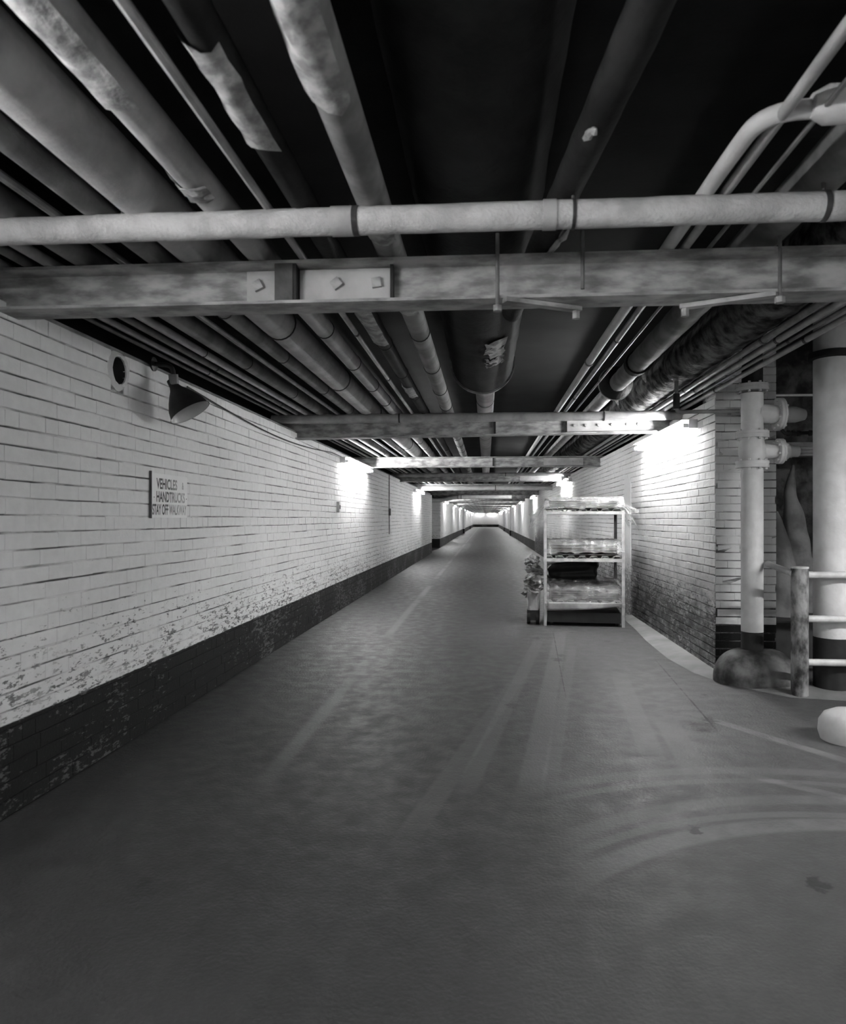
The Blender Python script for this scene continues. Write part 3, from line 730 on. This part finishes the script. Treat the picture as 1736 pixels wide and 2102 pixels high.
# ------------------------------------------------------------------ standpipe, valves, mound, handrail
SX, SY = 2.392, 6.57
def flange(e, z, r=.145, th=.05, axis='Z', c=None, mat=m_white, bolts=8):
    c = Vector(c or (0, 0, z)); rot = Matrix.Identity(4) if axis == 'Z' else Matrix.Rotation(math.pi / 2, 4, 'Y') if axis == 'X' else Matrix.Rotation(math.pi / 2, 4, 'X')
    T = Matrix.Translation(c) @ rot
    f = MB().lathe([(r, -th / 2), (r, -.004), (r * .97, -.003), (r * .97, .003), (r, .004), (r, th / 2)], 28, T).build('flange', mat, e)
    for k in range(bolts):
        a = 2 * math.pi * (k + .3) / bolts; p = Vector((r * .82 * math.cos(a), r * .82 * math.sin(a), 0))
        MB().tube([T @ (p + Vector((0, 0, -th / 2 - .018))), T @ (p + Vector((0, 0, th / 2 + .018)))], .012, 6).build('bolt', mat, f, smooth=False)
def standpipe():
    e = empty('standpipe', (SX, SY, 0)); tag(e, 'tall painted standpipe with flanged tees rising from a concrete mound', 'pipe')
    r = .094
    MB().tube([(0, 0, .15), (0, 0, .455)], r * 1.005, 26).build('pipe_foot', m_black, e)
    MB().tube(lerp_pts((0, 0, .455), (0, 0, 1.93), 20), r, 26).build('pipe', m_white, e)
    flange(e, 1.96, .142, .06)
    MB().tube([(0, 0, 1.99), (0, 0, 2.02), (0, 0, 2.06), (0, 0, 2.12), (0, 0, 2.17), (0, 0, 2.2)], [.095, .108, .118, .115, .10, .095], 26).build('tee', m_white, e)
    MB().tube([(0, 0, 2.083), (.16, .03, 2.083), (.235, .05, 2.083)], [.085, .066, .062], 22).build('branch', m_white, e)
    flange(e, 0, .115, .045, 'X', (.262, .055, 2.083))
    MB().tube([(.285, .06, 2.083), (.33, .065, 2.083), (.335, .066, 2.083), (.37, .07, 2.083)], [.088, .075, .058, .058], 20).build('valve_bonnet', m_white, e)
    MB().tube([(.37, .07, 2.083), (.43, .08, 2.083)], .05, 18).build('gland', m_white, e)
    for zz in (2.055, 2.083, 2.115): MB().tube([(.42, .08, zz), (.66, .11, zz)], .012, 10).build('valve_rod', m_steel, e)
    flange(e, 2.228, .142, .06)
    MB().tube([(0, 0, 2.26), (0, 0, 2.60)], r, 26).build('upper_pipe', m_white, e)
    MB().tube([(.02, .0, 2.43), (.12, .03, 2.42), (.22, .06, 2.42)], [.092, .088, .082], 24).build('branch', m_white, e)
    flange(e, 0, .15, .045, 'X', (.262, .07, 2.42))
    MB().tube([(.285, .08, 2.42), (.36, .09, 2.42), (.42, .10, 2.42), (.50, .11, 2.42)], [.062, .075, .072, .05], 22).build('valve_body', m_white, e)
    MB().tube(bend([(.25, -.02, 2.27), (.27, -.03, 2.235), (.42, .0, 2.24), (.55, .02, 2.245)], .03), .016, 10).build('drain_pipe', m_wrapD, e)
    for x in (.31, .35, .40, .50): ring('union', (x, -.015, 2.238), (1, 0, 0), .026, .02, m_wrapD, e, 10)
    flange(e, 2.65, .142, .06, mat=m_steel)
    MB().tube([(0, 0, 2.68), (0, 0, 2.82), (.02, .05, 3.0), (.02, .06, ZC)], [r * .95, r * .95, r * .9, r * .9], 22).build('riser', m_wrapD, e)
standpipe()
def mound():
    n, k = 44, 16; vs = []; fs = []
    for i in range(k + 1):
        t = i / k
        for j in range(n):
            a = 2 * math.pi * j / n; rad = (.385 - .27 * t**1.7) * (1 + .10 * math.cos(a) * (1 - t)); z = .295 * math.sin(t * math.pi / 2)**.9
            x, y = rad * math.cos(a), rad * .80 * math.sin(a)
            nn = mnoise.noise(Vector((x * 5, y * 5, z * 5))) * .022 * (1 - t * .6)
            vs.append((x * (1 + nn), min(y * (1 + nn), .345), z + nn * .5))
    for i in range(k):
        for j in range(n): fs.append((i * n + j, i * n + (j + 1) % n, (i + 1) * n + (j + 1) % n, (i + 1) * n + j))
    fs += [tuple(range(n - 1, -1, -1)), tuple(k * n + j for j in range(n))]
    tag(MB().add(vs, fs).build('concrete_mound', m_mound, None, (SX + .015, SY, 0)), 'rounded scuffed concrete mound around the foot of the standpipe', 'mound')
mound()
# the fat vertical pipe farther right
e = empty('vertical_pipe', (2.972, 6.32, 0)); tag(e, 'fat white vertical pipe with a black painted foot behind the handrail', 'pipe')
MB().tube([(0, 0, 0), (0, 0, .455)], .151, 30).build('pipe_foot', m_black, e)
MB().tube([(0, 0, .455), (0, 0, 2.74), (0, 0, ZC)], .15, 30).build('pipe', m_white, e)
MB().lathe([(.15, 2.84), (.19, 2.85), (.19, 2.90), (.15, 2.91)], 30).build('collar', m_wrapD, e)
# lit horizontal rod behind the valves
e = empty('rod', (0, 7.9, 2.71)); tag(e, 'thin bright horizontal rod in the dark recess above the valves', 'rod')
e.location = (0, 7.3, 0)
pa = aty(1593, 811, 7.3); pb = aty(1660, 812, 7.3)
MB().tube([(pa.x - .25, 0, pa.z), (pb.x + .6, 0, pb.z)], .012, 10).build('bar', m_rail, e)
# low brick shelf behind the valves catching light
wall_box('wall_recess_shelf', (2.745, 7.35, 2.12), (3.9, 7.75, 2.24), m_plaster)

def handrail():
    e = empty('handrail', (2.597, 6.08, 0)); tag(e, 'pipe handrail with a stout scabby post in front of the standpipe', 'railing')
    p = MB(); hw = .066
    p.tube([(0, 0, 0), (0, 0, .01), (0, 0, 1.06)], [.063, .067, .067], 28); po = p.build('post', m_rust, e)
    MB().tube([(0, 0, 1.058), (0, 0, 1.07), (0, 0, 1.074)], [.069, .069, .064], 28).build('post_cap', m_rail, po)
    for z in (1.005, .640, .278): MB().tube([(hw - .01, 0, z), (1.9, 0, z)], .029, 14).build('rail', m_rail, e)
    MB().tube([(-hw + .01, .0, 1.015), (-.205 + .10, .40, 1.07)], .027, 14).build('back_rail', m_steel, e)
    MB().tube([(1.9, 0, 0), (1.9, 0, 1.06)], .04, 14).build('end_post', m_rust, e)
handrail()
# rounded white guard stone at the edge of the passage
tag(MB().lathe([(.02, 0), (.17, 0), (.185, .05), (.18, .12), (.15, .17), (.09, .20), (.01, .205)], 30).build('guard_stone', m_white, None, (2.40, 4.88, 0)), 'low rounded white guard stone on the floor near the handrail', 'stone')

# ------------------------------------------------------------------ shelf cart with plastic wrapped bundles
CX, CY, CA = .785, 9.79, math.radians(-5.0)
CW, CD = 1.085, 1.18
def shelf_cart():
    e = empty('shelf_cart', (CX, CY, 0), CA); tag(e, 'tall pale steel shelf cart with three corrugated shelves beside the brick wall', 'cart')
    a = .042
    for x in (0, CW):
        for y in (0, CD):
            sx = 1 if x == 0 else -1; sy = 1 if y == 0 else -1
            mb = MB(); m_ = m_cart if y == 0 else m_beamd
            mb.box((min(x, x + sx * a), min(y, y + sy * .006), 0.0), (max(x, x + sx * a), max(y, y + sy * .006), 1.585))
            mb.box((min(x, x + sx * .006), min(y, y + sy * a), 0.0), (max(x, x + sx * .006), max(y, y + sy * a), 1.585))
            mb.build('post', m_, e, smooth=False)
    for z in (1.53, .885, .275):
        sh = MB()
        sh.box((0, -.004, z), (CW, .03, z + .042)); sh.box((0, CD - .03, z), (CW, CD + .004, z + .042))
        sh.box((-.003, 0, z), (.03, CD, z + .042)); sh.box((CW - .03, 0, z), (CW + .003, CD, z + .042))
        so = sh.build('shelf_frame', m_cart, e, smooth=False)
        # corrugated deck
        per, hgt = .152, .03; xs = []; x = .03
        while x < CW - .03:
            for dx_, zz in ((0, hgt), (.075, hgt), (.095, 0), (.13, 0), (.152, hgt)): xs.append((min(x + dx_, CW - .03), zz))
            x += per
        vs = []; fs = []
        for (x, zz) in xs: vs += [(x, -.002, z + .043 + zz), (x, CD, z + .043 + zz), (x, -.002, z + .046 + zz), (x, CD, z + .046 + zz)]
        for i in range(len(xs) - 1):
            for (p, q_) in ((0, 1), (3, 2), (2, 0), (1, 3)): fs.append((4 * i + p, 4 * i + q_, 4 * i + 4 + q_, 4 * i + 4 + p))
        MB().add(vs, fs).build('shelf_deck', m_cart, so, smooth=False)
    MB().box((.05, .03, .05), (CW - .05, CD - .05, .19)).build('shadow_fill', m_black, e, smooth=False)  # added black box standing in for the deep shade under the cart
    for x in (.08, CW - .12):
        for y in (.12, CD - .15): MB().tube([(x, y, .06), (x + .04, y, .06)], .06, 16).build('wheel', m_black, e)
shelf_cart()

def bundle(z, hgt, over_l, over_r, drop, label, seed, front_drop=.03, slope=0.):
    e = empty('plastic_wrapped_bundle', (CX, CY, z), CA); tag(e, label, 'bundle', None)
    rr = random.Random(seed); n = 5; th = hgt / n
    for i in range(n):
        mb = MB(); x0 = .05 + rr.uniform(0, .04); x1 = CW - .05 - rr.uniform(0, .04); y0 = .05 + rr.uniform(0, .03); y1 = CD - .08
        # soft slab: grid top with rounded edge
        nx, ny = 16, 12; vs = []; fs = []
        for s_ in (0, 1):
            for a in range(nx + 1):
                for b in range(ny + 1):
                    u, v = a / nx, b / ny; edge = min(u, 1 - u, v, 1 - v); rnd = min(1, edge * 9)
                    zz = th * (i + .5) + (1 if s_ else -1) * th * .46 * math.sqrt(max(0, 1 - (1 - rnd)**2)) + .008 * mnoise.noise(Vector((u * 3, v * 3, i + seed)))
                    vs.append((x0 + (x1 - x0) * u, y0 + (y1 - y0) * v, max(.002, zz) + slope * hgt * v * (i + 1) / n))
        N = (nx + 1) * (ny + 1)
        for s_ in (0, 1):
            for a in range(nx):
                for b in range(ny):
                    q_ = s_ * N + a * (ny + 1) + b; fs.append((q_, q_ + ny + 1, q_ + ny + 2, q_ + 1))
        mb.add(vs, fs).build('folded_sheet', m_cloth, e)
    # film draped over the pile
    nx, ny = 90, 46; vs = []; fs = []
    for a in range(nx + 1):
        for b in range(ny + 1):
            x = -over_l + (CW + over_l + over_r) * a / nx; y = -.02 + (CD + .02) * b / ny
            ox = max(0, .05 - x, x - (CW - .05)); oy = max(0, .06 - y, y - (CD - .08))
            zz = hgt + .014 + slope * hgt * min(max(y / CD, 0), 1)
            fx = min(1, ox / .10); fy = min(1, oy / .08)
            zz -= (hgt + .0) * .92 * max(fx * fx * .75, (fy**1.3))
            if x < 0: zz = min(zz, hgt * .35 - drop * (-x / max(over_l, .01)) * (1 + .25 * math.sin(y * 5 + seed)))
            if x > CW: zz = min(zz, hgt * .35 - drop * ((x - CW) / max(over_r, .01)) * (1 + .3 * math.sin(y * 4 + seed)))
            wr_ = mnoise.noise(Vector((x * 5 + y * 2, y * 7 - x * 3, seed))); w2 = mnoise.noise(Vector((x * 14, y * 11, seed + 4)))
            zz += .026 * (1 - abs(wr_) * 2.4) + .014 * (1 - 2 * abs(w2))
            if y < .03 and 0 < x < CW: zz = max(zz - front_drop, .004 - front_drop)
            elif 0 <= x <= CW: zz = max(zz, .006)
            vs.append((x, y + .012 * wr_, zz))
    for a in range(nx):
        for b in range(ny): q_ = a * (ny + 1) + b; fs.append((q_, q_ + ny + 1, q_ + ny + 2, q_ + 1))
    if over_l > .1:
        for A, B, C in (((.05, -.025, .09), (-.205, -.02, -.075), (-.02, -.03, -.23)), ((CW - .05, -.025, .09), (CW + .19, -.02, -.02), (CW + .04, -.03, -.17))):
            A, B, C = Vector(A), Vector(B), Vector(C); k0 = len(vs); m = 14
            for i in range(m + 1):
                for j in range(m + 1):
                    u, v = i / m, j / m; p = A.lerp(B, u).lerp(A.lerp(C, u), v) + (B + C - A - A) * 0
                    bul = math.sin(math.pi * v) * .22 * u; mid = (B + C) / 2 - A
                    p = p + mid * bul * .35 + Vector((0, .02 * mnoise.noise(Vector((u * 5, v * 6, seed))) - .012 * abs(math.sin(9 * v)), 0)); vs.append(tuple(p))
            for i in range(m):
                for j in range(m): q_ = k0 + i * (m + 1) + j; fs.append((q_, q_ + m + 1, q_ + m + 2, q_ + 1))
    MB().add(vs, fs).build('plastic_cover', m_film, e)
bundle(1.606, .12, .20, .18, .27, 'flat pile in clear plastic on the top shelf, plastic hanging off both ends', 2)
bundle(.961, .17, -.01, -.01, .0, 'flat pile in clear plastic on the middle shelf of the cart', 5, front_drop=0.)
bundle(.351, .15, -.01, -.01, .0, 'sagging pile in clear plastic on the bottom shelf of the cart', 9, front_drop=.10, slope=.35)
# pale paper hanging off the front of the bottom shelf
vs = []; fs = []
for i in range(25):
    for k in range(5):
        u = i / 24; vs.append((.05 + (CW - .09) * u, -.035 - .01 * math.sin(u * 9 + k * .4), .335 - (.115 - .07 * u * u) * k / 4))
for i in range(24):
    for k in range(4): a_ = i * 5 + k; fs.append((a_, a_ + 5, a_ + 6, a_ + 1))
o = MB().add(vs, fs).build('paper_sheet', m_canvas, None, (CX, CY, 0), (0, 0, CA)); o.modifiers.new('s', 'SOLIDIFY').thickness = .003
tag(o, 'pale paper sheet hanging off the front of the bottom cart shelf', 'paper')
# dark sacks lying at the back of the bottom shelf
def lump(name, c, rad, amp, mat, seed, sub=4, fr=2.2, flat=None):
    bm = bmesh.new(); bmesh.ops.create_icosphere(bm, subdivisions=sub, radius=1)
    for v in bm.verts:
        n_ = v.co.normalized(); k = 1 + amp * mnoise.fractal(n_ * fr + Vector((seed, seed * 2, 0)), .8, 2., 4)
        v.co = Vector((n_.x * rad[0] * k, n_.y * rad[1] * k, n_.z * rad[2] * k))
        if flat is not None: v.co.z = max(v.co.z, flat)
    me = bpy.data.meshes.new(name); bm.to_mesh(me); bm.free(); me.materials.append(mat)
    me.polygons.foreach_set('use_smooth', [True] * len(me.polygons))
    return link(name, me, None, c)
mt = Matrix.Rotation(CA, 3, 'Z')
def fold_pile(c, w_, d_, h_, mat, seed):
    vs = []; fs = []; nx, nz = 40, 26
    for i in range(nx):
        a = 2 * math.pi * i / nx
        for k in range(nz):
            t = k / (nz - 1); lay = .010 * math.sin(t * h_ / .06 * math.pi) + .07 * mnoise.noise(Vector((math.cos(a) * 2, math.sin(a) * 2, t * 3 + seed)))
            px_ = math.copysign(abs(math.cos(a))**.35, math.cos(a)); py_ = math.copysign(abs(math.sin(a))**.35, math.sin(a))
            cap = min(1, math.sqrt(max(0, min(t, 1 - t))) * 4 + .6 * (t < .5))
            vs.append((px_ * (w_ / 2 + lay) * cap, py_ * (d_ / 2 + lay * .5) * cap, t * h_ + .03 * px_ * t))
    for i in range(nx):
        for k in range(nz - 1): q_ = (i + 1) % nx; fs.append((i * nz + k, q_ * nz + k, q_ * nz + k + 1, i * nz + k + 1))
    fs += [tuple(i * nz for i in range(nx)), tuple(i * nz + nz - 1 for i in range(nx))]
    return MB().add(vs, fs).build('black_sack', mat, None, c, (0, 0, CA))
p = mt @ Vector((.42, .98, 0))
tag(fold_pile((CX + p.x, CY + p.y, .36), .74, .26, .50, m_darkcloth, 3), 'black folded sacking piled behind the plastic on the bottom shelf', 'sack')
# wheeled canvas hamper of crumpled linen standing at the side of the cart
p = Vector((CX - .115, CY + .36, 0))
e = empty('laundry_hamper', p, CA); tag(e, 'narrow wheeled canvas hamper heaped with crumpled linen at the side of the shelf cart', 'hamper')
vs = []; fs = []; n = 30
for i in range(13):
    t = i / 12
    for j in range(n):
        a = 2 * math.pi * j / n; rx, ry = .085 + .012 * t, .27 + .03 * t
        k = 1 + .05 * mnoise.noise(Vector((math.cos(a) * 2, math.sin(a) * 2, t * 3)))
        vs.append((rx * k * math.copysign(abs(math.cos(a))**.5, math.cos(a)), ry * k * math.copysign(abs(math.sin(a))**.5, math.sin(a)), .20 + t * .26))
for i in range(12):
    for j in range(n): fs.append((i * n + j, i * n + (j + 1) % n, (i + 1) * n + (j + 1) % n, (i + 1) * n + j))
fs.append(tuple(range(n - 1, -1, -1))); MB().add(vs, fs).build('canvas', m_canvas, e)
for x0 in (-.085, .04):
    for yy in (-.17, .17): MB().tube([(x0, yy, .105), (x0 + .045, yy, .105)], .105, 24).build('wheel', m_black, e)
MB().box((-.08, -.26, .06), (.08, .26, .20)).build('base_board', m_black, e, smooth=False)
rr = random.Random(12)
for i in range(9):
    z = .45 + i * .055; x = rr.uniform(-.03, .04); y = rr.uniform(-.08, .08); k = 1.1 - .04 * i
    o = lump('crumpled_cloth', (x, y, z), (.115 * k, .24 * k, .055), .5, m_linen, 31 + i * 3, 4, 1.5); o.parent = e; o.rotation_euler = (rr.uniform(-.2, .2), rr.uniform(-.45, .45), rr.uniform(-.3, .3))
